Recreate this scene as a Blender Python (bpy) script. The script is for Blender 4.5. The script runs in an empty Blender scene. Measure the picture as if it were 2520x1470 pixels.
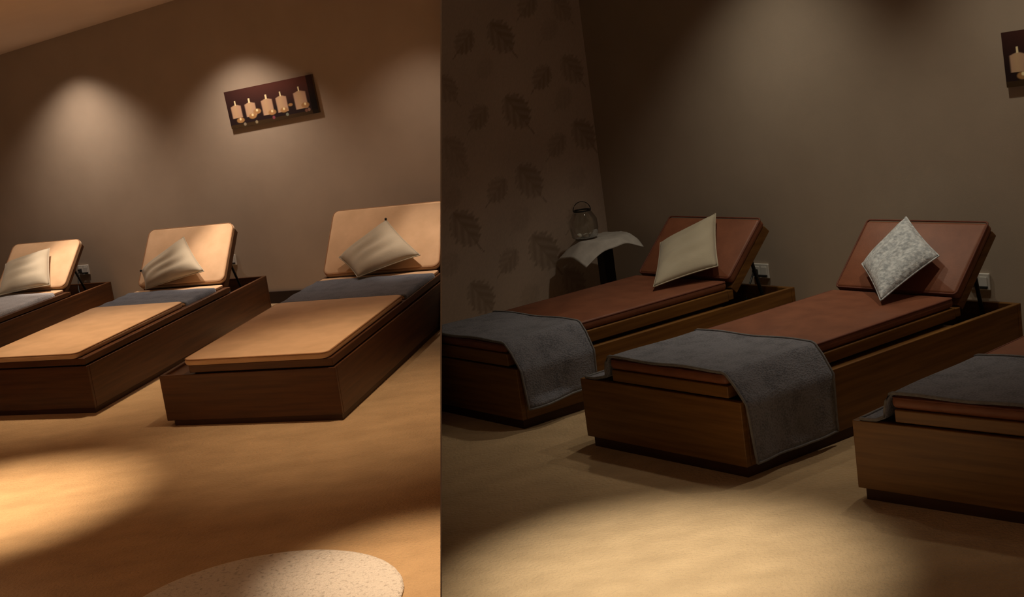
import bpy, bmesh, math, random
import numpy as np
from mathutils import Vector, Matrix
random.seed(7); rng = np.random.default_rng(7)
scene = bpy.context.scene
COL = scene.collection

# ------------------------------------------------------------------ camera
F, CAMH, PITCH, ROLL = 3386.84, 1.75, 0.18876, -0.13923      # focal length in pixels of a 2520 wide frame
fw = Vector((0, math.cos(PITCH), -math.sin(PITCH)))
_r = Vector((1, 0, 0)); _u = _r.cross(fw)
rt = math.cos(ROLL) * _r + math.sin(ROLL) * _u
up = -math.sin(ROLL) * _r + math.cos(ROLL) * _u
EYE = Vector((0, 0, CAMH))
cam = bpy.data.cameras.new('camera'); co = bpy.data.objects.new('camera', cam); COL.objects.link(co)
cam.sensor_fit = 'HORIZONTAL'; cam.sensor_width = 36; cam.lens = F * 36 / 2520
cam.clip_start = 0.05; cam.clip_end = 100
M = Matrix((rt, up, -fw)).transposed().to_4x4(); M.translation = EYE
co.matrix_world = M
scene.camera = co

# ------------------------------------------------------------------ world, exposure
w = bpy.data.worlds.new('world'); scene.world = w; w.use_nodes = True
w.node_tree.nodes['Background'].inputs[0].default_value = (1.0, 0.80, 0.62, 1)
w.node_tree.nodes['Background'].inputs[1].default_value = 0.125
vs = scene.view_settings
vs.view_transform = 'Standard'; vs.look = 'None'; vs.gamma = 1; vs.use_curve_mapping = False; vs.exposure = 0.0

WARM = (1.0, 0.79, 0.62); AMBER = (1.0, 0.70, 0.44); SOFT = (1.0, 0.88, 0.68); PALE = (1.0, 0.90, 0.73)
def spot(name, loc, target, watt, deg, blend, color, size=0.04):
    l = bpy.data.lights.new(name, 'SPOT'); l.energy = watt; l.spot_size = math.radians(deg); l.spot_blend = blend
    l.color = color; l.shadow_soft_size = size
    o = bpy.data.objects.new(name, l); COL.objects.link(o); o.location = loc
    o.rotation_euler = (Vector(target) - Vector(loc)).to_track_quat('-Z', 'Y').to_euler()
    return o
def area(name, loc, target, watt, sx, sy, color):
    l = bpy.data.lights.new(name, 'AREA'); l.shape = 'RECTANGLE'; l.size = sx; l.size_y = sy; l.energy = watt; l.color = color
    o = bpy.data.objects.new(name, l); COL.objects.link(o); o.location = loc
    o.rotation_euler = (Vector(target) - Vector(loc)).to_track_quat('-Z', 'Y').to_euler()
    return o

# ------------------------------------------------------------------ pixel helpers
def ray(x, y): return fw + rt * ((x - 1260) / F) - up * ((y - 735) / F)
def on_plane(x, y, p, n):
    d = ray(x, y); return EYE + d * ((Vector(p) - EYE).dot(n) / d.dot(n))
def on_z(x, y, z=0.0): return on_plane(x, y, (0, 0, z), Vector((0, 0, 1)))

# the plane that divides the two rooms
SN = ray(1085.5, 1470).cross(ray(1085.5, 0)).normalized()
if SN.x < 0: SN = -SN
def sx_at(y, z): return -(SN.y * y + SN.z * (z - CAMH)) / SN.x     # x of the divider at (y, z)

# walls
YL, YR = -0.45, -0.90
nL = Vector((-math.sin(YL), math.cos(YL), 0)); dL = Vector((math.cos(YL), math.sin(YL), 0))
nR = Vector((-math.sin(YR), math.cos(YR), 0)); dR = Vector((math.cos(YR), math.sin(YR), 0))
LN = {  # x, y, yaw, shear, W, L, H, plinth, hinge, inset_left, back_len, angle, mattress_top, panel, inset_right, front
 'L1': (-3.908, 8.322, -0.435, -0.14, 0.945, 2.646, 0.264, 0.041, 2.08, 0.218, 0.468, 0.741, 0.338, 0.083, 0.072, 0.0),
 'L2': (-2.392, 7.50, -0.395, -0.14, 0.976, 2.53, 0.272, 0.04, 1.916, 0.22, 0.49, 0.845, 0.352, 0.109, 0.068, 0.0),
 'L3': (-0.909, 6.600, -0.37, -0.14, 1.027, 2.644, 0.271, 0.042, 2.155, 0.178, 0.556, 0.744, 0.354, 0.103, 0.041, 0.0),
 'R1': (-0.027, 5.997, -0.914, 0.09, 0.885, 1.751, 0.279, 0.033, 1.366, 0.168, 0.38, 0.789, 0.39, 0.099, 0.075, 0.012),
 'R2': (0.787, 4.936, -0.902, 0.09, 0.886, 1.696, 0.295, 0.038, 1.347, 0.187, 0.382, 0.808, 0.395, 0.091, 0.075, 0.012),
 'R3': (1.715, 3.935, -0.806, 0.09, 0.879, 1.749, 0.287, 0.029, 1.378, 0.155, 0.384, 0.793, 0.385, 0.097, 0.074, 0.012)}
def l2w(p, x, y, z=0.0):
    xx = x + math.sin(p[3]) * y; yy = y * math.cos(p[3]); c, s = math.cos(p[2]), math.sin(p[2])
    return Vector((p[0] + c * xx - s * yy, p[1] + s * xx + c * yy, z))
def w2l(p, v):
    c, s = math.cos(p[2]), math.sin(p[2]); dx, dy = v.x - p[0], v.y - p[1]
    xx = c * dx + s * dy; yy = -s * dx + c * dy
    y = yy / math.cos(p[3]); return Vector((xx - math.sin(p[3]) * y, y, v.z))
def px_local(p, x, y, z): return w2l(p, on_z(x, y, z))

wl = max(nL.dot(l2w(p, x, p[5])) for k, p in LN.items() if k in ('L1', 'L2') for x in (0, -p[4])) + 0.10
wl = max(wl, nL.dot(l2w(LN['L3'], -LN['L3'][4], LN['L3'][5])) + 0.06)
wr = max(nR.dot(l2w(p, x, p[5])) for k, p in LN.items() if k in ('R1', 'R2') for x in (0, -p[4])) + 0.13
PL = nL * wl; PR = nR * wr                      # a point on each back wall
CEIL = 2.30

# ------------------------------------------------------------------ lights (recessed ceiling downlights, plus wide fills added in the left room)
def wall_pt(x, y, P, n, off, z):
    q = on_plane(x, y, P, n) - n * off; q.z = z; return q
def down(name, q, watt, deg, blend, color, lean=(0, 0)):
    spot(name, q, (q.x + lean[0], q.y + lean[1], 0), watt, deg, blend, color)
ZL = 2.2
for px, off, watt in ((215, .42, 70), (625, .46, 70), (-230, .45, 60), (1060, .6, 30)):
    down('downlight_or_fill', wall_pt(px, 300, PL, nL, off, ZL), watt, 108, 1.0, WARM)
for key, watt, deg in (('L1', 190, 24), ('L2', 170, 24), ('L3', 80, 30)):     # one over the head of each tan lounger
    p_ = LN[key]; q = l2w(p_, -p_[14] - .06, p_[8] + .12, ZL); down('downlight_or_fill', q, watt, deg, 1.0, WARM)
g = on_z(-70, 1260); down('downlight_or_fill', Vector((g.x, g.y, ZL)), 500, 46, 1.0, AMBER)
g = on_z(1075, 1400); down('downlight_or_fill', Vector((g.x - .04, g.y, ZL)), 250, 34, 1.0, AMBER)
g = on_z(220, 825, .35); down('downlight_or_fill', Vector((g.x, g.y, ZL)), 140, 64, 1.0, AMBER)
g = on_z(820, 860, .35); down('downlight_or_fill', Vector((g.x, g.y, ZL)), 105, 70, 1.0, AMBER)
down('downlight_or_fill', Vector((-4.0, 3.0, ZL)), 480, 110, 1.0, WARM)  # added wide fill, raises the general light by floor bounce
down('downlight_or_fill', Vector((-6.2, 6.6, ZL)), 1100, 120, 1.0, WARM)  # added fill out of view, bounces light onto the ceiling and left wall
ZR = 2.5
down('downlight_or_fill', wall_pt(1960, 300, PR, nR, 0.6, ZR), 46, 96, 1.0, SOFT)
down('downlight_or_fill', wall_pt(2560, 300, PR, nR, 0.6, ZR), 38, 96, 1.0, SOFT)
g = on_z(1620, 1420); down('downlight_or_fill', Vector((g.x, g.y, ZR)), 390, 38, 1.0, PALE)
g = on_z(1850, 820, .35); down('downlight_or_fill', Vector((g.x, g.y, ZR)), 20, 84, 1.0, SOFT)

# ------------------------------------------------------------------ materials
def new_mat(name):
    m = bpy.data.materials.new(name); m.use_nodes = True
    nt = m.node_tree; b = nt.nodes['Principled BSDF']; return m, nt, b
def noise_mat(name, c1, c2, scale=8, rough=0.8, stretch=(1, 1, 1), bump=0.0, bscale=60, bdist=0.004, detail=5, spec=0.3, sheen=0.0, lo=.3, hi=.7):
    m, nt, b = new_mat(name)
    tc = nt.nodes.new('ShaderNodeTexCoord'); mp = nt.nodes.new('ShaderNodeMapping'); mp.inputs['Scale'].default_value = stretch
    nt.links.new(tc.outputs['Object'], mp.inputs[0])
    n = nt.nodes.new('ShaderNodeTexNoise'); n.inputs['Scale'].default_value = scale; n.inputs['Detail'].default_value = detail
    nt.links.new(mp.outputs[0], n.inputs[0])
    r = nt.nodes.new('ShaderNodeValToRGB'); r.color_ramp.elements[0].color = (*c1, 1); r.color_ramp.elements[1].color = (*c2, 1)
    r.color_ramp.elements[0].position = lo; r.color_ramp.elements[1].position = hi
    nt.links.new(n.outputs[0], r.inputs[0]); nt.links.new(r.outputs[0], b.inputs['Base Color'])
    b.inputs['Roughness'].default_value = rough; b.inputs['Specular IOR Level'].default_value = spec
    if sheen: b.inputs['Sheen Weight'].default_value = sheen
    if bump:
        n2 = nt.nodes.new('ShaderNodeTexNoise'); n2.inputs['Scale'].default_value = bscale; n2.inputs['Detail'].default_value = 4
        nt.links.new(tc.outputs['Object'], n2.inputs[0])
        bp = nt.nodes.new('ShaderNodeBump'); bp.inputs['Strength'].default_value = bump; bp.inputs['Distance'].default_value = bdist
        nt.links.new(n2.outputs[0], bp.inputs['Height']); nt.links.new(bp.outputs[0], b.inputs['Normal'])
    return m
def attr_mat(name, rough=0.7, bump=0.0):
    m, nt, b = new_mat(name); a = nt.nodes.new('ShaderNodeVertexColor'); a.layer_name = 'print'
    nt.links.new(a.outputs[0], b.inputs['Base Color']); b.inputs['Roughness'].default_value = rough; b.inputs['Specular IOR Level'].default_value = .25
    if bump:
        n2 = nt.nodes.new('ShaderNodeTexNoise'); n2.inputs['Scale'].default_value = 150
        bp = nt.nodes.new('ShaderNodeBump'); bp.inputs['Strength'].default_value = bump; bp.inputs['Distance'].default_value = .003
        nt.links.new(n2.outputs[0], bp.inputs['Height']); nt.links.new(bp.outputs[0], b.inputs['Normal'])
    return m
def weave_mat(name, c1, c2, scale=130, rough=.95):
    m, nt, b = new_mat(name); tc = nt.nodes.new('ShaderNodeTexCoord')
    n = nt.nodes.new('ShaderNodeTexNoise'); n.inputs['Scale'].default_value = 14; nt.links.new(tc.outputs['Object'], n.inputs[0])
    v = nt.nodes.new('ShaderNodeTexVoronoi'); v.inputs['Scale'].default_value = scale; nt.links.new(tc.outputs['Object'], v.inputs[0])
    mx = nt.nodes.new('ShaderNodeMath'); mx.operation = 'MULTIPLY_ADD'; mx.inputs[1].default_value = .6
    nt.links.new(v.outputs['Distance'], mx.inputs[0]); nt.links.new(n.outputs[0], mx.inputs[2])
    r = nt.nodes.new('ShaderNodeValToRGB'); r.color_ramp.elements[0].color = (*c1, 1); r.color_ramp.elements[1].color = (*c2, 1)
    r.color_ramp.elements[0].position = .35; r.color_ramp.elements[1].position = .9
    nt.links.new(mx.outputs[0], r.inputs[0]); nt.links.new(r.outputs[0], b.inputs['Base Color'])
    bp = nt.nodes.new('ShaderNodeBump'); bp.inputs['Strength'].default_value = .5; bp.inputs['Distance'].default_value = .004
    nt.links.new(v.outputs['Distance'], bp.inputs['Height']); nt.links.new(bp.outputs[0], b.inputs['Normal'])
    b.inputs['Roughness'].default_value = rough; b.inputs['Sheen Weight'].default_value = .15; b.inputs['Specular IOR Level'].default_value = .1
    return m
MT = {}
MT['wall'] = noise_mat('wall_paint', (.40, .325, .255), (.44, .36, .285), 3, .85, bump=.15, bscale=220, bdist=.002)
MT['ceiling'] = noise_mat('ceiling_paint', (.82, .68, .58), (.86, .72, .61), 2, .9)
MT['carpet'] = noise_mat('carpet', (.43, .295, .16), (.60, .42, .235), 5, .98, stretch=(1, 1.6, 1), bump=.8, bscale=70, bdist=.012, spec=.1, sheen=.2, lo=.2, hi=.8)
MT['wood'] = noise_mat('stained_wood', (.058, .020, .006), (.118, .045, .013), 9, .42, stretch=(.25, .25, 5), bump=.1, bscale=40, bdist=.002, spec=.4)
MT['wood_r'] = noise_mat('honey_stained_wood', (.125, .050, .010), (.225, .104, .024), 9, .42, stretch=(.25, .25, 5), bump=.1, bscale=40, bdist=.002, spec=.4)
MT['plinth'] = noise_mat('plinth_wood', (.035, .013, .005), (.055, .021, .008), 9, .5, stretch=(.25, .25, 5))
MT['dark'] = noise_mat('dark_stained_board', (.018, .010, .007), (.03, .017, .012), 6, .6)
MT['suede'] = noise_mat('tan_suede', (.60, .40, .235), (.72, .49, .30), 7, .9, bump=.1, bscale=50, spec=.15, sheen=.25)
MT['leather'] = noise_mat('red_brown_leatherette', (.175, .060, .030), (.24, .085, .042), 10, .5, bump=.25, bscale=120, bdist=.002, spec=.35)
MT['piping'] = noise_mat('piping', (.30, .16, .08), (.36, .2, .1), 20, .8)
MT['piping_r'] = noise_mat('piping_dark', (.12, .035, .02), (.16, .05, .03), 20, .6)
MT['blanket'] = weave_mat('grey_blue_blanket', (.068, .082, .112), (.14, .16, .20))
MT['blanket_l'] = weave_mat('light_grey_blanket', (.30, .31, .34), (.46, .47, .50))
MT['towel'] = weave_mat('grey_towel', (.085, .087, .105), (.20, .20, .23))
MT['hem'] = noise_mat('towel_hem', (.15, .145, .15), (.22, .215, .22), 60, .95)
MT['cream'] = noise_mat('cream_cotton', (.42, .365, .27), (.49, .435, .33), 6, .9, bump=.2, bscale=90, bdist=.003, sheen=.2)
MT['plush'] = noise_mat('grey_plush', (.34, .37, .40), (.68, .71, .73), 55, .95, bump=.6, bscale=60, bdist=.012, sheen=.5, lo=.35, hi=.65)
MT['metal'] = noise_mat('black_metal', (.012, .012, .012), (.02, .02, .02), 10, .4)
MT['socket'] = noise_mat('white_plastic', (.62, .60, .55), (.66, .64, .6), 4, .4)
MT['cloth'] = noise_mat('pale_linen', (.50, .47, .44), (.62, .59, .55), 20, .9, bump=.2, bscale=100, bdist=.002)
MT['black_wood'] = noise_mat('black_wood', (.010, .008, .007), (.018, .014, .012), 10, .45, stretch=(1, 1, .2))
MT['rug'] = noise_mat('speckled_rug', (.36, .33, .30), (.82, .79, .74), 55, .98, bump=1.0, bscale=90, bdist=.015, spec=.1, sheen=.2, lo=.22, hi=.45)
MT['leafwall'] = attr_mat('leaf_print_wallpaper', .85, .2)
MT['print'] = attr_mat('candle_print', .5)
MT['canvas_edge'] = noise_mat('canvas_edge', (.10, .065, .035), (.13, .085, .05), 20, .7)
MT['pebble'] = noise_mat('white_wax', (.80, .78, .74), (.86, .84, .80), 20, .5)
m, nt, b = new_mat('clear_glass')
tr = nt.nodes.new('ShaderNodeBsdfTransparent'); gl = nt.nodes.new('ShaderNodeBsdfGlossy'); mx = nt.nodes.new('ShaderNodeMixShader'); fr = nt.nodes.new('ShaderNodeFresnel')
fr.inputs[0].default_value = 1.45; gl.inputs['Roughness'].default_value = .08; tr.inputs[0].default_value = (.90, .92, .90, 1)
nt.links.new(fr.outputs[0], mx.inputs[0]); nt.links.new(tr.outputs[0], mx.inputs[1]); nt.links.new(gl.outputs[0], mx.inputs[2])
nt.links.new(mx.outputs[0], nt.nodes['Material Output'].inputs['Surface']); MT['glass'] = m

# ------------------------------------------------------------------ object helpers
def obj(name, bm, mat, parent=None, smooth=False, cut=None):
    if cut is not None:      # the divider slices what runs up against it: keep one side
        side, inv = cut
        p = inv @ EYE; n = (inv.to_3x3() @ SN).normalized()
        p = p + n * (-.004 if side == 'L' else .004)
        r = bmesh.ops.bisect_plane(bm, geom=bm.verts[:] + bm.edges[:] + bm.faces[:], plane_co=p, plane_no=n,
                                   clear_outer=(side == 'L'), clear_inner=(side == 'R'))
        ed = [e for e in r['geom_cut'] if isinstance(e, bmesh.types.BMEdge)]
        if ed: bmesh.ops.holes_fill(bm, edges=ed, sides=0)
    if not bm.faces: bm.free(); return None
    me = bpy.data.meshes.new(name)
    bmesh.ops.recalc_face_normals(bm, faces=bm.faces)
    bm.to_mesh(me); bm.free()
    o = bpy.data.objects.new(name, me); COL.objects.link(o); me.materials.append(MT[mat])
    if smooth:
        for f in me.polygons: f.use_smooth = True
    if parent: o.parent = parent
    return o
def empty(name, loc, rz=0.0):
    o = bpy.data.objects.new(name, None); COL.objects.link(o); o.location = loc; o.rotation_euler = (0, 0, rz); o.empty_display_size = .1
    return o
def tag(o, label=None, cat=None, group=None, kind=None):
    if label: o['label'] = label
    if cat: o['category'] = cat
    if group: o['group'] = group
    if kind: o['kind'] = kind
    return o
def box(bm, lo, hi, bev=0.0, seg=2):
    r = bmesh.ops.create_cube(bm, size=1); vs_ = r['verts']
    for v in vs_: v.co = Vector([lo[i] + (v.co[i] + .5) * (hi[i] - lo[i]) for i in range(3)])
    if bev:
        es = {e for v in vs_ for e in v.link_edges}
        bmesh.ops.bevel(bm, geom=list(es), offset=bev, segments=seg, affect='EDGES', profile=.5)
def prism(bm, pts, axis_vec):
    a = [bm.verts.new(p) for p in pts]; b2 = [bm.verts.new(Vector(p) + Vector(axis_vec)) for p in pts]
    bm.faces.new(a[::-1]); bm.faces.new(b2)
    for i in range(len(pts)): j = (i + 1) % len(pts); bm.faces.new((a[i], a[j], b2[j], b2[i]))
def rounded_slab(bm, x0, x1, y0, y1, z0, z1, rc, re=.02, seg=6):
    """plan with rounded corners, rounded top and bottom edge"""
    def loop(ins, z):
        pts = []
        r = max(rc - ins, .004)
        for cx, cy, a0 in ((x1 - rc, y1 - rc, 0), (x0 + rc, y1 - rc, 90), (x0 + rc, y0 + rc, 180), (x1 - rc, y0 + rc, 270)):
            for k in range(seg + 1):
                a = math.radians(a0 + 90 * k / seg); pts.append((cx + r * math.cos(a), cy + r * math.sin(a), z))
        return [bm.verts.new(p) for p in pts]
    L = []
    for k in range(5):
        a = math.pi / 2 * k / 4; L.append(loop(re * (1 - math.sin(a)), z0 + re * (1 - math.cos(a))))
    for k in range(5):
        a = math.pi / 2 * k / 4; L.append(loop(re * (1 - math.cos(a)), z1 - re + re * math.sin(a)))
    n = len(L[0])
    for A, B in zip(L, L[1:]):
        for i in range(n): bm.faces.new((A[i], A[(i + 1) % n], B[(i + 1) % n], B[i]))
    bm.faces.new(L[0][::-1]); bm.faces.new(L[-1])
def tube(bm, pts, r, closed=False, seg=6):
    pts = [Vector(p) for p in pts]; rings = []
    for i, p in enumerate(pts):
        if closed: t = pts[(i + 1) % len(pts)] - pts[i - 1]
        else: t = pts[min(i + 1, len(pts) - 1)] - pts[max(i - 1, 0)]
        t.normalize(); a = t.orthogonal() if abs(t.z) > .9 else t.cross(Vector((0, 0, 1))); a.normalize(); b_ = t.cross(a)
        rings.append([bm.verts.new(p + r * (math.cos(2 * math.pi * k / seg) * a + math.sin(2 * math.pi * k / seg) * b_)) for k in range(seg)])
    rg = range(len(rings)) if closed else range(len(rings) - 1)
    for i in rg:
        A, B = rings[i], rings[(i + 1) % len(rings)]
        for k in range(seg): bm.faces.new((A[k], A[(k + 1) % seg], B[(k + 1) % seg], B[k]))
    if not closed: bm.faces.new(rings[0][::-1]); bm.faces.new(rings[-1])
def grid_sheet(bm, P, th=None):
    """P[i][j] points -> sheet; th: thickness along given normals array"""
    n, m_ = len(P), len(P[0])
    V = [[bm.verts.new(P[i][j]) for j in range(m_)] for i in range(n)]
    fs = [bm.faces.new((V[i][j], V[i + 1][j], V[i + 1][j + 1], V[i][j + 1])) for i in range(n - 1) for j in range(m_ - 1)]
    if th:
        bmesh.ops.recalc_face_normals(bm, faces=fs)
        bmesh.ops.solidify(bm, geom=fs, thickness=th)
def painted_grid(name, origin, eu, ev, nu, nv, fn, mat, parent=None, umin=None):
    """flat grid with a colour attribute 'print' = fn(u array, v array) in metres"""
    U = np.linspace(0, 1, nu + 1); V = np.linspace(0, 1, nv + 1); uu, vv = np.meshgrid(U, V)
    lu, lv = eu.length, ev.length
    if umin: uu = umin[0] + (umin[1] - umin[0]) * vv + uu * (1 - umin[0] - (umin[1] - umin[0]) * vv)
    P = np.array(origin)[None, None] + uu[..., None] * np.array(eu) + vv[..., None] * np.array(ev)
    idx = np.arange((nu + 1) * (nv + 1)).reshape(nv + 1, nu + 1)
    q = np.stack([idx[:-1, :-1], idx[:-1, 1:], idx[1:, 1:], idx[1:, :-1]], -1).reshape(-1, 4)
    me = bpy.data.meshes.new(name); me.from_pydata(P.reshape(-1, 3).tolist(), [], q.tolist())
    ca = me.color_attributes.new('print', 'FLOAT_COLOR', 'POINT')
    rgb = fn(uu * lu, vv * lv).reshape(-1, 3); ca.data.foreach_set('color', np.concatenate([rgb, np.ones((len(rgb), 1))], 1).astype(np.float32).ravel())
    me.materials.append(MT[mat]); o = bpy.data.objects.new(name, me); COL.objects.link(o)
    if parent: o.parent = parent
    return o

# ------------------------------------------------------------------ the setting
def line_seam(P, n, d, z, off=0.0):
    """point where wall (P,n) meets the divider at height z"""
    # P + d*t with n.q = n.P ; SN.(q-EYE)=0
    base = Vector((P.x, P.y, z)); t = SN.dot(EYE - base) / SN.dot(d); return base + d * t
# left ceiling: the line where it meets the left wall runs a little downhill to the left
cA = on_plane(0, 135, PL, nL); cB = on_plane(430, 0, PL, nL)
slope = (cB.z - cA.z) / (cB - cA).dot(dL)
def ceil_z(q): return cA.z + slope * (q - cA).dot(dL)
bm = bmesh.new()
B0 = PL + dL * (-12); B1 = line_seam(PL, nL, dL, 0)
T1 = line_seam(PL, nL, dL, 2.9); T0 = PL + dL * (-12); 
z0 = ceil_z(T0); T0 = Vector((T0.x, T0.y, z0)); q = line_seam(PL, nL, dL, ceil_z(T1)); T1 = Vector((q.x, q.y, ceil_z(q)))
prism(bm, [B0, B1, T1, T0], nL * .1)
tag(obj('wall_left', bm, 'wall'), kind='structure')
bm = bmesh.new()
N0 = T0 - nL * 13; N1 = T1 - nL * 13; 
prism(bm, [T0 + nL * .1, T1 + nL * .1, Vector((sx_at(T1.y - 9, T1.z), T1.y - 9, T1.z)), N0], (0, 0, .08))
tag(obj('ceiling', bm, 'ceiling'), kind='structure')
# floors, one carpet each side of the divider
f_far = Vector((sx_at(12.5, 0), 12.5, 0)); f_near = Vector((sx_at(-2, 0), -2, 0))
bm = bmesh.new(); prism(bm, [(-14, -2, -.05), (f_near.x, -2, -.05), (f_far.x, 12.5, -.05), (-14, 16.5, -.05)], (0, 0, .05))
tag(obj('floor', bm, 'carpet'), kind='structure')
bm = bmesh.new(); prism(bm, [(f_near.x, -2, -.05), (10, -2, -.05), (10, 12.5, -.05), (f_far.x, 12.5, -.05)], (0, 0, .05))
tag(obj('floor', bm, 'carpet'), kind='structure')
# left baseboard
bm = bmesh.new(); zb = 0.09
b0 = PL - dL * 12 - nL * .018; b1 = line_seam(PL - nL * .018, nL, dL, 0); b1 = b1 - dL * .004
prism(bm, [b0, b1, b1 + Vector((0, 0, zb)), b0 + Vector((0, 0, zb))], nL * .017)
tag(obj('baseboard_left', bm, 'dark'), kind='structure')
# right room: back wall and leaf papered wall meeting in a corner
corner = on_plane(1478, 430, PR, nR); corner.z = 0
pr1 = LN['R1']; eR = (l2w(pr1, 0, 1) - l2w(pr1, 0, 0)); eR.z = 0; eR.normalize()     # along the loungers, foot to head
nF = Vector((eR.y, -eR.x, 0))                                                        # out of the leaf wall, into the room
bm = bmesh.new(); prism(bm, [corner, corner + dR * 6, corner + dR * 6 + Vector((0, 0, 2.9)), corner + Vector((0, 0, 2.9))], nR * .1)
tag(obj('wall_back', bm, 'wall'), kind='structure')
ZT = 2.9
e0 = line_seam(corner, nF, eR, 0); e1 = line_seam(corner, nF, eR, ZT)
start = e0 if (e0 - corner).dot(eR) < (e1 - corner).dot(eR) else e1
start = Vector((start.x, start.y, 0)); Lw = (corner - start).dot(eR)
def dd(x, y): q = on_plane(x, y, corner, nF); return np.array(((q - start).dot(eR), q.z))
leaves = []      # tip pixel, stem pixel, strength
for cx, cy, ln, kind, st in [(1139,109,80,1,.9),(1238,97,108,0,1.),(1294,18,78,1,.8),(1348,78,70,1,.35),(1190,174,66,1,.3),(1103,223,90,0,.7),(1330,196,78,1,.9),
    (1412,176,92,0,.8),(1174,294,80,1,.8),(1277,281,112,0,1.),(1383,247,70,1,.4),(1441,337,96,0,.9),(1367,363,76,1,.7),(1122,378,96,0,.6),(1130,412,84,0,.4),
    (1220,474,84,1,.8),(1308,452,108,0,.9),(1417,443,70,1,.3),(1151,570,118,0,1.),(1248,648,82,1,.8),(1345,625,118,0,1.),(1190,738,104,0,1.),(1111,494,70,1,.35),
    (1277,545,80,1,.3),(1103,656,80,1,.35),(1417,700,90,0,.8),(1386,27,80,0,.6),(1418,540,90,1,.6),(1300,735,80,1,.35)]:
    d_ = np.array((-.62, -.78)) if kind == 0 else np.array((.55, -.83))
    a = dd(*(np.array((cx, cy)) + d_ * ln / 2)); b_ = dd(*(np.array((cx, cy)) - d_ * ln / 2)); leaves.append((a, b_, st))
for k in range(14):
    a = np.array((rng.uniform(0, Lw), rng.uniform(2.25, 2.85))); leaves.append((a, a + np.array((rng.choice((-.07, .09)), -.17)), .7))
def leaf_paint(u, v):
    out = np.empty(u.shape + (3,)); base = np.array((.57, .46, .38)); leafc = np.array((.22, .155, .105))
    mot = .5 * np.sin(u * 9 + 2 * np.sin(v * 5)) + .5 * np.sin(v * 7 + 3 * np.sin(u * 4 + 1))
    k = np.zeros(u.shape)
    for tip, stem, st in leaves:
        ax = stem - tip; Ln = np.hypot(*ax); ax = ax / Ln; pu, pv = u - tip[0], v - tip[1]
        t = (pu * ax[0] + pv * ax[1]) / Ln; s = (pu * -ax[1] + pv * ax[0]) / Ln
        hw = .34 * np.sqrt(np.clip(np.sin(np.pi * np.clip(t / .82, 0, 1)), 0, 1)) * (t < .82) 
        vein = .5 + .5 * np.sin((t * 26 - np.abs(s) * 34))
        fray = .035 * np.sin(t * 70) + .03 * np.sin(t * 41 + 1)
        body = np.clip((hw + fray * (hw > 0) - np.abs(s)) / .05, 0, 1) * (hw > .02) * (t > 0) * (.45 + .35 * vein + .2 * (s > 0))
        stemk = (np.abs(s) < .018) * (t > .1) * (t < 1.05) * .9
        k = np.maximum(k, st * np.maximum(body, stemk))
    k = np.clip(k, 0, 1) * .68
    col = base[None, None] * (1 + .07 * mot + .03 * rng.standard_normal(u.shape))[..., None]
    return col * (1 - k[..., None]) + leafc * k[..., None]
wf = painted_grid('wall_leaf', start, eR * Lw, Vector((0, 0, ZT)), int(Lw / .007), int(ZT / .009), leaf_paint, 'leafwall', umin=[(e - start).dot(eR) / Lw + .004 for e in (e0, e1)])
tag(wf, kind='structure'); wf.name = 'wall_side'
bm = bmesh.new(); prism(bm, [Vector((f_near.x, -2, 2.9)), (10, -2, 2.9), (10, 12.5, 2.9), Vector((sx_at(12.5, 2.9), 12.5, 2.9))], (0, 0, .08))
tag(obj('ceiling', bm, 'ceiling'), kind='structure')
# added thin partition, keeps the light of the two rooms from mixing
bm = bmesh.new(); ya, yb = 3.75, B1.y
pp = [Vector((sx_at(y_, z_), y_, z_)) - SN * .002 for y_, z_ in ((ya, 0), (yb, 0), (yb, 2.88), (ya, 2.88))]
prism(bm, pp, SN * .004)
tag(obj('added_partition', bm, 'wall'), kind='structure')

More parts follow.
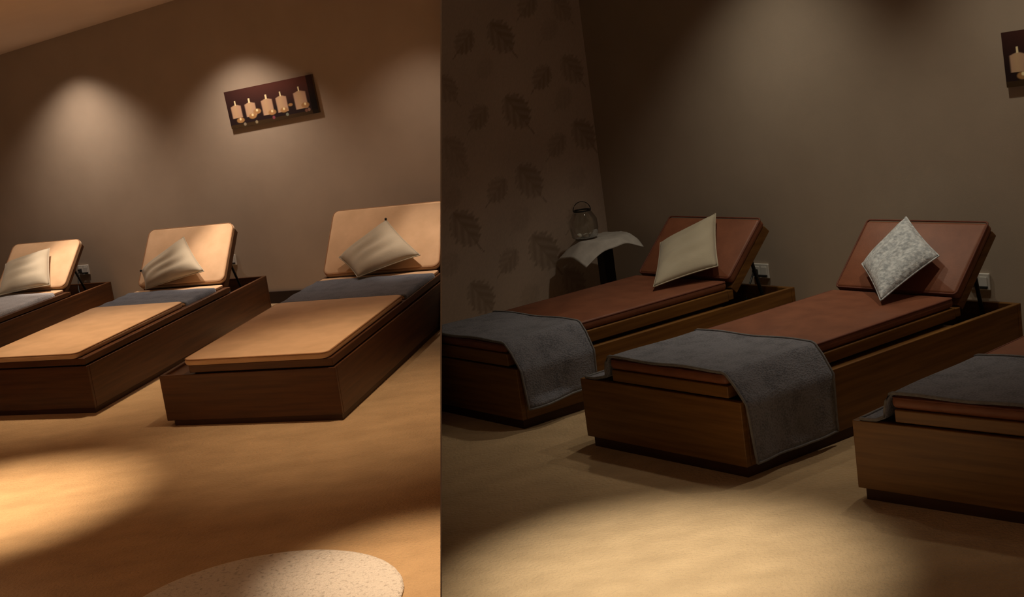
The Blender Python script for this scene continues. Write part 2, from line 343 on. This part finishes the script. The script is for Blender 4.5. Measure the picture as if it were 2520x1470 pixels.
# ------------------------------------------------------------------ loungers
def lounger(key, label, wood, pad, pipe, left):
    p = LN[key]; X0, Y0, yaw, sh, W, L, H, pl, dh, a, lb, th, Hm, tp, wm, yo = p
    root = empty('relaxation_lounger', (X0, Y0, 0), yaw); root['label'] = label; root['category'] = 'lounger'; root['group'] = 'wooden relaxation loungers in a row'
    inv = Matrix.Translation((X0, Y0, 0)) @ Matrix.Rotation(yaw, 4, 'Z'); inv.invert()
    cut = {'L3': ('L', inv), 'R1': ('R', inv)}.get(key)
    S, Cc = math.sin(sh), math.cos(sh)
    def fin(name, bm, mat, parent=root, smooth=False):
        for v in bm.verts: v.co = (v.co.x + S * v.co.y, Cc * v.co.y, v.co.z)
        return obj(name, bm, mat, parent, smooth, cut)
    t = .024; zb_ = .028 if left else .040
    bm = bmesh.new(); box(bm, (-W + pl, .004, 0), (-.004, L - .02, zb_)); fin('plinth', bm, 'plinth')
    bm = bmesh.new(); box(bm, (-W, 0, zb_), (0, t, H), .003); fin('front_panel', bm, wood)
    bm = bmesh.new(); box(bm, (-W, L - t, zb_), (0, L, H), .003); fin('back_panel', bm, wood)
    for x0 in (-W, -t):
        bm = bmesh.new(); box(bm, (x0, t + .001, zb_), (x0 + t, L - t - .001, H), .003); fin('side_panel', bm, wood)
    bm = bmesh.new(); box(bm, (-W + t, t, H - .03), (-t, dh - .05, H - .012)); fin('deck_board', bm, wood)
    bm = bmesh.new(); box(bm, (-W + t, dh - .05, H - .16), (-t, L - t, H - .145)); fin('well_floor', bm, 'dark')
    xl, xr = -W + a, -wm
    md = .036 if left else .046; zp = Hm - md
    bm = bmesh.new(); box(bm, (xl + .03, .03, H - .012), (xr - .02, dh - .05, H + .01)); fin('platform_batten', bm, 'dark')
    bm = bmesh.new(); xp = -.010 if left else -.062; box(bm, (xl + .008, .006, H + .007), (xp, dh - .008, zp), .004); fin('platform', bm, wood)
    oh = .018 if left else .006
    def pad_part(name, y0, y1, z0, z1, rc):
        bm = bmesh.new(); rounded_slab(bm, xl - oh, xr + oh, y0, y1, z0, z1, rc, min(.02, (z1 - z0) * .45))
        o = fin(name, bm, pad, root, True)
        bm = bmesh.new(); pts = []
        zz = z1 - .006
        for cx, cy, a0 in ((xr + oh - rc, y1 - rc, 0), (xl - oh + rc, y1 - rc, 90), (xl - oh + rc, y0 + rc, 180), (xr + oh - rc, y0 + rc, 270)):
            for k in range(5):
                an = math.radians(a0 + 22.5 * k); pts.append((cx + (rc - .004) * math.cos(an), cy + (rc - .004) * math.sin(an), zz))
        tube(bm, pts, .0045, True)
        if o: fin('piping', bm, pipe, o, True)
        return o
    rc = .05 if left else .02
    if left:
        yc = FOOT[key]
        pad_part('foot_mattress', yo - .012, yc, zp, Hm, rc)
        pad_part('mattress', yc + .004, dh + .004, zp, Hm - .016, .02)
    else:
        pad_part('mattress', yo - .004, dh, zp, Hm, rc)
    # raised backrest, hinged on the platform
    cb, sb = math.cos(th), math.sin(th)
    def tilt(bm):
        for v in bm.verts:
            yy, zz = v.co.y, v.co.z
            v.co = (v.co.x, dh + yy * cb - zz * sb, Hm + yy * sb + zz * cb)
    pd = .05; z1 = 0.0 if not left else -.004
    bm = bmesh.new(); rounded_slab(bm, xl - oh, xr + oh, 0.012, lb + (.01 if left else .0), -pd, z1, .05 if left else .02, .02)
    tilt(bm); bc = fin('back_cushion', bm, pad, root, True)
    bm = bmesh.new(); r2 = (.05 if left else .02); pts = []
    for cx, cy, a0 in ((xr + oh - r2, lb + .006 - r2, 0), (xl - oh + r2, lb + .006 - r2, 90), (xl - oh + r2, .014 + r2, 180), (xr + oh - r2, .014 + r2, 270)):
        for k in range(5):
            an = math.radians(a0 + 22.5 * k); pts.append((cx + (r2 - .003) * math.cos(an), cy + (r2 - .003) * math.sin(an), z1 - .006))
    tube(bm, pts, .0045, True); tilt(bm)
    if bc: fin('piping', bm, pipe, bc, True)
    bm = bmesh.new(); box(bm, (xl + .012, -.01, -tp), (xr + (.004 if left else 0), lb - .012, -pd), .004); tilt(bm); fin('back_board', bm, wood)
    for xx in (xl + .06, xr - .06):
        bm = bmesh.new(); q0 = Vector((xx, dh + lb * .6 * cb + tp * sb, Hm + lb * .6 * sb - tp * cb)); q1 = Vector((xx, min(dh + lb * .95, L - .06), H - .14))
        tube(bm, [q0, q1], .009, seg=8); fin('prop_strut', bm, 'metal')
    bm = bmesh.new(); box(bm, (xr - .03, dh - .006, H + .012), (xp - .002, dh + .028, zp - .004), .003); fin('hinge_block', bm, wood)
    return root
FOOT = {'L3': px_local(LN['L3'], 800, 737, LN['L3'][12]).y, 'L2': px_local(LN['L2'], 290, 752, LN['L2'][12]).y, 'L1': px_local(LN['L1'], 0, 800, LN['L1'][12]).y}
FOOT['L1'] = min(FOOT['L1'], 1.3)
roots = {}
for key, lab in (('L3', 'tan suede lounger cut off by the added middle partition, nearest of the tan ones'), ('L2', 'tan suede lounger in the middle of the tan row'),
                 ('L1', 'farthest tan suede lounger, cut by the left edge of the photo')):
    roots[key] = lounger(key, lab, 'wood', 'suede', 'piping', True)
for key, lab in (('R1', 'red-brown padded wooden lounger beside the leaf-patterned wall'), ('R2', 'red-brown padded wooden lounger in the middle, with grey plush cushion'),
                 ('R3', 'wooden lounger foot at the right edge of the photo, under a grey towel')):
    roots[key] = lounger(key, lab, 'wood_r', 'leather', 'piping_r', False)

# ------------------------------------------------------------------ blankets (left) and towels (right)
def cloth(key, name, label, cat, mat, prof, y0, y1, ny, waves, group, cutside=None, skew=0.0, hem=True, th=.007):
    """prof: list of (x,z) across the lounger, already dense; swept along y"""
    p = LN[key]; root_loc = (p[0], p[1], 0); yaw = p[2]; S, Cc = math.sin(p[3]), math.cos(p[3])
    inv = (Matrix.Translation(root_loc) @ Matrix.Rotation(yaw, 4, 'Z')).inverted()
    cut = (cutside, inv) if cutside else None
    P = []
    n = len(prof)
    for i, (x, z) in enumerate(prof):
        row = []
        for j in range(ny + 1):
            f = j / ny; y = y0 + (y1 - y0) * f + skew * (x - prof[0][0])
            dx, dz, dy = waves(i / (n - 1), f, x, z)
            xx, yy, zz = x + dx, y + dy, z + dz
            row.append(Vector((xx + S * yy, Cc * yy, zz)))
        P.append(row)
    bm = bmesh.new(); grid_sheet(bm, P, th)
    o = obj(name, bm, mat, None, True, cut)
    o.location = root_loc; o.rotation_euler = (0, 0, yaw)
    tag(o, label, cat, group)
    if hem:
        for edge in ([r[0] for r in P], [r[-1] for r in P], P[0], P[-1]):
            bm = bmesh.new(); tube(bm, [q + Vector((0, 0, .001)) for q in edge], .0052, seg=6); h_ = obj('hem', bm, 'hem', o, True, cut)
    return o
def dense(pts, step=.02):
    out = []
    for (x0, z0), (x1, z1) in zip(pts, pts[1:]):
        k = max(1, int(math.hypot(x1 - x0, z1 - z0) / step))
        out += [(x0 + (x1 - x0) * i / k, z0 + (z1 - z0) * i / k) for i in range(k)]
    return out + [pts[-1]]
BL = {'L3': (-.02, px_local(LN['L3'], 900, 673, .34).y), 'L2': (0, px_local(LN['L2'], 400, 698, .32).y), 'L1': (0, px_local(LN['L1'], 60, 718, .33).y)}
for key, lab, mat, sd in (('L3', 'dark grey-blue blanket across the nearest tan lounger', 'blanket', 'L'), ('L2', 'grey-blue blanket across the middle tan lounger', 'blanket', None),
                      ('L1', 'pale grey blanket across the farthest tan lounger', 'blanket_l', None)):
    p = LN[key]; W, H, a, Hm, wm = p[4], p[6], p[9], p[12], p[14]; zt = Hm - .016 + .006; xl, xr = -W + a - .022, -wm + .022
    pr = dense([(xl - .004, zt - .05), (xl, zt - .008), (xl + .012, zt), (xr - .012, zt), (xr, zt - .008), (xr + .006, zt - .05)])
    y0 = FOOT[key] + .012; y1 = min(BL[key][1], p[8] - .13)
    if key == 'L1': y0 = FOOT[key] + .012
    cloth(key, 'blanket', lab, 'blanket', mat, pr, y0, y1, 24, lambda u, f, x, z: (0, .0022 * (1 + math.sin(f * 17 + x * 5)) + .0015 * (1 + math.sin(x * 23 + f * 6)), .006 * math.sin(x * 9)), 'blankets on the tan loungers', sd, hem=False)
for key, lab, sd, yb_, zend in (('R1', 'grey woven towel over the foot of the lounger beside the leaf-patterned wall', 'R', px_local(LN['R1'], 1330, 784, .39).y, .09),
                      ('R2', 'grey woven towel over the foot of the middle red-brown lounger', None, px_local(LN['R2'], 1870, 834, .395).y, .055),
                      ('R3', 'grey woven towel over the lounger at the right edge of the photo', None, px_local(LN['R3'], 2470, 885, .385).y, .12)):
    p = LN[key]; W, H, a, Hm, wm = p[4], p[6], p[9], p[12], p[14]; zt = Hm + .008; xl, xr = -W + a - .012, -wm + .014
    pr = dense([(-W + .03, H + .006), (-W + .09, H + .008), (xl - .02, H + .02), (xl - .008, zt - .03), (xl + .008, zt - .004), (xl + .02, zt), (xr - .02, zt), (xr - .004, zt - .006), (xr + .03, zt - .045), (.016, H - .01), (.02, zend)], .018)
    def wv(u, f, x, z, Hm=Hm, zend=zend, key=key):
        drop = max(0, Hm - z) if x > -.1 else 0
        k = drop / Hm
        dz = .003 * (1 + math.sin(x * 17 + f * 5)) * (k == 0)
        dx = .010 * k * math.sin(f * 9 + 1) + .004 * k
        if z < zend + .03 and x > -.05 and key == 'R1': dx += .03 * max(0, math.sin(f * 5)); dz += .02 * f
        if z < zend + .03 and x > -.05 and key == 'R2': dx += .010 * max(0, math.sin(f * 10 + 3))
        return (max(dx, 0), dz, .02 * k * (1 - 2 * f))
    cloth(key, 'towel', lab, 'towel', 'towel', pr, .005, yb_, 22, wv, 'grey towels on the red-brown loungers', sd)

# ------------------------------------------------------------------ cushions
def cushion(key, label, corners, mat, group, half=.06, button=None, off=.045, sub=26, folds=.006):
    p = LN[key]; dh, lb, th, Hm = p[8], p[10], p[11], p[12]
    a0 = l2w(p, 0, dh, Hm); a1 = l2w(p, -1, dh, Hm); tv = l2w(p, 0, dh + math.cos(th), Hm + math.sin(th)) - a0
    n = (a1 - a0).cross(tv).normalized()
    if n.z < 0: n = -n
    zt = Hm + (.0 if key[0] == 'R' else -.012)
    pts = []
    for x, y in corners:
        q1 = on_plane(x, y, a0 + n * off, n); q2 = on_z(x, y, zt + .022)
        pts.append(q1 if (q1 - EYE).length < (q2 - EYE).length else q2)
    c = sum(pts, Vector()) / 4
    nn = (pts[2] - pts[0]).cross(pts[3] - pts[1]).normalized()
    if nn.dot(EYE - c) < 0: nn = -nn
    root = empty('cushion', (c.x, c.y, min(q.z for q in pts) - .005)); tag(root, label, 'cushion', group)
    bm = bmesh.new(); R = root.location
    def surf(sgn):
        V = []
        for i in range(sub + 1):
            row = []
            for j in range(sub + 1):
                u, v = -1 + 2 * i / sub, -1 + 2 * j / sub
                uu = u * (1 - .05 * (1 - v * v) * 1.0); vv = v * (1 - .05 * (1 - u * u))
                q = (pts[0] * (1 - uu) * (1 - vv) + pts[1] * (1 + uu) * (1 - vv) + pts[2] * (1 + uu) * (1 + vv) + pts[3] * (1 - uu) * (1 + vv)) / 4
                hgt = half * max(0, (1 - u ** 4) * (1 - v ** 4)) ** .6
                wr_ = folds * math.sin(9 * (u - .7 * v) + 3 * math.sin(2 * v + u)) * (1 - u * u) * (1 - v * v)
                row.append(q + nn * (sgn * (hgt if sgn > 0 else hgt * .55) + (wr_ if sgn > 0 else 0)) - R)
            V.append(row)
        return V
    A, B = surf(1), surf(-1)
    def add(G):
        V = [[bm.verts.new(q) for q in r] for r in G]
        for i in range(sub):
            for j in range(sub): bm.faces.new((V[i][j], V[i + 1][j], V[i + 1][j + 1], V[i][j + 1]))
    add(A); add(B); bmesh.ops.remove_doubles(bm, verts=bm.verts, dist=.0006)
    obj('cover', bm, mat, root, True)
    rim = [A[i][0] for i in range(sub)] + [A[sub][j] for j in range(sub)] + [A[i][sub] for i in range(sub, 0, -1)] + [A[0][j] for j in range(sub, 0, -1)]
    bm = bmesh.new(); tube(bm, rim, .0035, True, 5); obj('seam', bm, mat, root, True)
    if button is not None:
        bm = bmesh.new(); bmesh.ops.create_uvsphere(bm, u_segments=10, v_segments=6, radius=.009)
        for v in bm.verts: v.co += pts[button] - R + nn * .006
        obj('toggle', bm, 'metal', root, True)
    return root
g1 = 'cream cushions on the tan loungers'
cushion('L3', 'cream cotton cushion on the nearest tan lounger', [(950, 541), (1034, 628), (880, 683), (834, 634)], 'cream', g1, button=0)
cushion('L2', 'cream cotton cushion on the middle tan lounger', [(452, 583), (502, 668), (358, 712), (348, 668)], 'cream', g1, button=3)
cushion('L1', 'cream cotton cushion on the farthest tan lounger', [(122, 611), (123, 702), (-5, 728), (14, 650)], 'cream', g1)
g2 = 'cushions on the red-brown loungers'
cushion('R1', 'plain beige cushion on the lounger beside the leaf-patterned wall', [(1761, 526), (1767, 655), (1608, 707), (1625, 598)], 'cream', g2, half=.045)
cushion('R2', 'fluffy silver-grey plush cushion standing on one corner', [(2230, 534), (2311, 630), (2167, 741), (2121, 650)], 'plush', g2, half=.05)

# ------------------------------------------------------------------ candle pictures
def candle_paint(w_, h_):
    cand = [(.10, .60, .125, .26), (.262, .60, .13, .24), (.456, .61, .135, .2), (.62, .61, .13, .2), (.83, .64, .145, .18)]
    def fn(u, v):
        U, V = u / w_, v / h_
        top = np.array((.13, .042, .032)); dk = np.array((.022, .012, .013))
        k = np.clip((V - .35) / .6, 0, 1)[..., None] * np.clip(.25 + U, 0, 1)[..., None]
        col = dk + (top - dk) * k
        col = col + (np.array((.05, .028, .012)) - col) * (V < .10)[..., None]
        col = col * (1 - .75 * (U > .93))[..., None]
        def blend(mask, c):
            nonlocal col; mask = np.clip(mask, 0, 1)[..., None]; col = col * (1 - mask) + np.array(c) * mask
        ar = w_ / h_
        for cx, ct, wd, hb in cand:
            x = (U - cx)
            m_ = np.clip((wd / 2 - np.abs(x)) / .012, 0, 1) * np.clip((ct - V + .02 * np.cos(x / wd * 6)) / .02, 0, 1) * (V > hb)
            blend(m_ * .95, (.58, .37, .25)); blend(m_ * np.clip(1 - np.abs(x + .01) / .05, 0, 1) * .5, (.66, .47, .25))
            blend((np.abs(x) < .009) * (V > ct) * (V < ct + .12), (.95, .82, .50))
        for cx, cy, r in [(.125, .19, .05), (.27, .24, .05), (.33, .34, .05), (.495, .24, .05), (.63, .24, .048), (.71, .34, .03), (.87, .26, .05)]:
            rr = np.hypot((U - cx), (V - cy) / ar * 1.8); blend(np.clip((r - rr) / .012, 0, 1) * .92, (.46, .25, .10))
            blend(np.clip((.015 - np.hypot(U - cx, (V - cy - .03) / ar)) / .006, 0, 1) * (r > .045), (1., .85, .5))
        for cx, cy, c in [(.165, .07, (.30, .25, .18)), (.30, .07, (.32, .26, .16)), (.50, .10, (.28, .07, .10)), (.655, .11, (.22, .25, .2)), (.90, .13, (.3, .17, .12)), (.87, .12, (.22, .1, .07))]:
            blend(np.clip((.018 - np.hypot(U - cx, (V - cy) / ar)) / .006, 0, 1), c)
        return col
    return fn
def picture(P, n, d, pix, label, wh=None):
    dep = .022
    q = [on_plane(x, y, P - n * dep, n) for x, y in pix]           # TL TR BR BL or TL BL
    if wh is None:
        c = sum(q, Vector()) / 4; e = ((q[1] - q[0]) + (q[2] - q[3])) / 2; f_ = ((q[0] - q[3]) + (q[1] - q[2])) / 2
        w_, h_ = e.length, f_.length; e.normalize(); ez = n.cross(e); ez = ez if ez.z > 0 else -ez
        o0 = c - e * w_ / 2 - ez * h_ / 2
    else:
        w_, h_ = wh; ez = (q[0] - q[1]); h_ = ez.length; w_ = h_ * wh[0] / wh[1]; ez.normalize(); e = n.cross(ez); e = e if e.dot(d) > 0 else -e; o0 = q[1]
    root = empty('canvas_picture', o0); tag(root, label, 'picture', 'candle pictures')
    f = painted_grid('printed_face', -n * .0006, e * w_, ez * h_, 200, 90, candle_paint(w_, h_), 'print', root)
    bm = bmesh.new(); prism(bm, [Vector((0, 0, 0)), e * w_, e * w_ + ez * h_, ez * h_], n * (dep - .001)); obj('canvas_block', bm, 'canvas_edge', root)
    return w_, h_
pw = picture(PL, nL, dL, [(549, 229), (764, 182), (787, 278), (572, 317)], 'wide canvas print of five lit candles on the wall above the tan loungers')
picture(PR, nR, dR, [(2463, 81), (2478, 216)], 'candle canvas print cut by the right edge of the photo', pw)
print('picture size', pw, 'ceil z', cA.z, cB.z, 'slope', slope)

# ------------------------------------------------------------------ wall sockets with cables
def socket(P, n, d, px, py, label, cabend):
    c = on_plane(px, py, P, n); root = empty('wall_socket', c); tag(root, label, 'socket', 'wall sockets behind the loungers')
    def lb_(bm):
        for v in bm.verts: x, y, z = v.co; v.co = d * x - n * y + Vector((0, 0, z))
    for name, lo, hi, m_, bv in (('plate', (-.055, .001, -.04), (.055, .012, .04), 'socket', .004), ('socket_face', (-.045, .012, -.025), (-.005, .016, .025), 'socket', .003),
                             ('socket_face', (.005, .012, -.025), (.045, .016, .025), 'socket', .003)):
        bm = bmesh.new(); box(bm, lo, hi, bv); lb_(bm); obj(name, bm, m_, root)
    bm = bmesh.new(); box(bm, (-.034, .0165, -.022), (-.012, .045, .012), .005); lb_(bm)
    k = empty('power_cable', c); obj('plug', bm, 'metal', k)
    tag(k, label.replace('white wall socket', 'black plug and cable in the socket'), 'cable', 'power cables')
    e = cabend - c; pts = []
    p0 = d * -.023 - n * .045 + Vector((0, 0, -.004))
    for i in range(13):
        t = i / 12; q = p0.lerp(e, t) - n * .05 * math.sin(math.pi * t) + Vector((0, 0, -.05 * math.sin(math.pi * t)))
        pts.append(q)
    bm = bmesh.new(); tube(bm, pts, .006); obj('cord', bm, 'metal', k, True)
    bm = bmesh.new(); box(bm, (-.012, .0165, -.030), (.05, .03, -.018), .003); lb_(bm); obj('side_plug', bm, 'metal', k)
def well(key, fx): p = LN[key]; return l2w(p, -p[4] * fx, p[5] - .06, p[6] - .10)
socket(PL, nL, dL, 208, 664, 'white wall socket behind the farthest tan lounger', well('L1', .25))
socket(PL, nL, dL, 568, 640, 'white wall socket behind the middle tan lounger', well('L2', .3))
socket(PR, nR, dR, 1875, 666, 'white wall socket behind the lounger beside the leaf-patterned wall', well('R1', .3))
socket(PR, nR, dR, 2412, 692, 'white wall socket behind the lounger with the grey plush cushion', well('R2', .3))

# ------------------------------------------------------------------ side table with cloth and lantern in the corner
gap = 0.30
base_pt = corner + nF * gap; 
# slide along the wall until the leg stands under pixel column 1508 at the floor
best = None
for k in range(200):
    q = base_pt - eR * (k * .006); d_ = q - EYE; x = 1260 + F * d_.dot(rt) / d_.dot(fw)
    if best is None or abs(x - 1512) < best[0]: best = (abs(x - 1512), q)
tb = best[1]; tb.z = 0
zc = min((abs((735 - F * (Vector((tb.x, tb.y, z)) - EYE).dot(up) / (Vector((tb.x, tb.y, z)) - EYE).dot(fw)) - 586), z) for z in [i * .005 for i in range(60, 260)])[1]
print('table', tb, zc)
root = empty('side_table', tb, math.atan2(eR.y, eR.x)); tag(root, 'small black pedestal side table in the corner by the leaf-patterned wall', 'table')
bm = bmesh.new(); box(bm, (-.16, -.16, 0), (.16, .16, .025), .005); obj('base', bm, 'black_wood', root)
bm = bmesh.new(); box(bm, (-.035, -.035, .025), (.035, .035, zc - .02), .004); obj('leg', bm, 'black_wood', root)
bm = bmesh.new(); rounded_slab(bm, -.12, .12, -.12, .12, zc - .02, zc, .06, .006); obj('table_top', bm, 'black_wood', root)
# cloth: square laid diagonally, corners hanging down
bm = bmesh.new(); N = 36; s = .47; P = []
toC = Vector((EYE.x - tb.x, EYE.y - tb.y, 0)).normalized(); ang = math.atan2(toC.y, toC.x) + math.radians(30)
lv_ = Vector((-rt.x, -rt.y, 0)).normalized(); cox = .055 * (lv_.x * math.cos(ang) + lv_.y * math.sin(ang)); coy = .055 * (-lv_.x * math.sin(ang) + lv_.y * math.cos(ang))
for i in range(N + 1):
    row = []
    for j in range(N + 1):
        u, v = -1 + 2 * i / N, -1 + 2 * j / N
        x, y = u * s / 2 + cox, v * s / 2 + coy
        r_ = math.hypot(x, y); R0 = .15
        a_ = math.atan2(y, x); dropd = max(0, r_ - R0)
        rr = min(r_, R0) + dropd * .66
        z = zc + .009 - dropd * .58 + .004 * math.sin(8 * a_) * (dropd > 0) 
        row.append(Vector((tb.x + rr * math.cos(a_ + ang), tb.y + rr * math.sin(a_ + ang), z)))
    P.append(row)
grid_sheet(bm, P, .004); o = obj('tablecloth', bm, 'cloth', None, True); tag(o, 'pale pointed cloth draped over the small corner table', 'tablecloth')
# lantern
lz = zc + .012
lp = Vector((tb.x, tb.y, 0)) - Vector((rt.x, rt.y, 0)).normalized() * .10
root = empty('glass_lantern', (lp.x, lp.y, lz)); tag(root, 'dim glass lantern with a wire handle on the small corner table', 'lantern')
bm = bmesh.new(); prof = [(.055, 0), (.075, .012), (.082, .06), (.078, .11), (.055, .15), (.046, .16)]
rings = [[bm.verts.new((r_ * math.cos(2 * math.pi * k / 24), r_ * math.sin(2 * math.pi * k / 24), z)) for k in range(24)] for r_, z in prof]
for A, B in zip(rings, rings[1:]):
    for k in range(24): bm.faces.new((A[k], A[(k + 1) % 24], B[(k + 1) % 24], B[k]))
bm.faces.new(rings[0][::-1])
bmesh.ops.solidify(bm, geom=bm.faces[:], thickness=.003); obj('jar', bm, 'glass', root, True)
bm = bmesh.new(); tube(bm, [(.048 * math.cos(2 * math.pi * k / 24), .048 * math.sin(2 * math.pi * k / 24), .162) for k in range(24)], .005, True); obj('rim', bm, 'metal', root, True)
bm = bmesh.new(); tube(bm, [(.05 * math.cos(math.pi * k / 14), 0, .163 + .05 * math.sin(math.pi * k / 14)) for k in range(15)], .0025); obj('handle', bm, 'metal', root, True)
for i, (dx, dy) in enumerate(((-.035, 0), (.005, -.02), (.04, .01))):
    bm = bmesh.new(); bmesh.ops.create_uvsphere(bm, u_segments=12, v_segments=8, radius=.018)
    for v in bm.verts: v.co.z *= .8; v.co *= (1 + .08 * math.sin(v.co.x * 200))
    o = obj('pebble', bm, 'pebble', None, True); q = Vector((lp.x, lp.y, 0)) + Vector((rt.x, rt.y, 0)).normalized() * dx - toC * dy
    o.location = (q.x, q.y, lz + .018); tag(o, ('leftmost', 'middle', 'rightmost')[i] + ' white pebble inside the glass lantern', 'pebble', 'pebbles in the glass lantern')

# ------------------------------------------------------------------ round rug
rp = np.array([list(on_z(*q))[:2] for q in ((372, 1470), (550, 1395), (740, 1357), (900, 1392), (1005, 1470))])
A_ = np.c_[2 * rp, np.ones(len(rp))]; sol = np.linalg.lstsq(A_, (rp ** 2).sum(1), rcond=None)[0]
rc_ = sol[:2]; rr_ = math.sqrt(sol[2] + rc_ @ rc_); print('rug', rc_, rr_)
bm = bmesh.new(); K = 96; prof = [(1., 0), (1.004, .006), (.995, .013), (.97, .016), (.5, .017)]
rings = [[bm.verts.new((rr_ * s_ * math.cos(2 * math.pi * k / K) * (1 + .002 * math.sin(k * 2.3)), rr_ * s_ * math.sin(2 * math.pi * k / K), z)) for k in range(K)] for s_, z in prof]
for A, B in zip(rings, rings[1:]):
    for k in range(K): bm.faces.new((A[k], A[(k + 1) % K], B[(k + 1) % K], B[k]))
bm.faces.new(rings[-1]); bm.faces.new(rings[0][::-1])
o = obj('round_rug', bm, 'rug', None, True); o.location = (rc_[0], rc_[1], .0005); tag(o, 'round speckled off-white rug on the carpet at the bottom of the photo', 'rug')
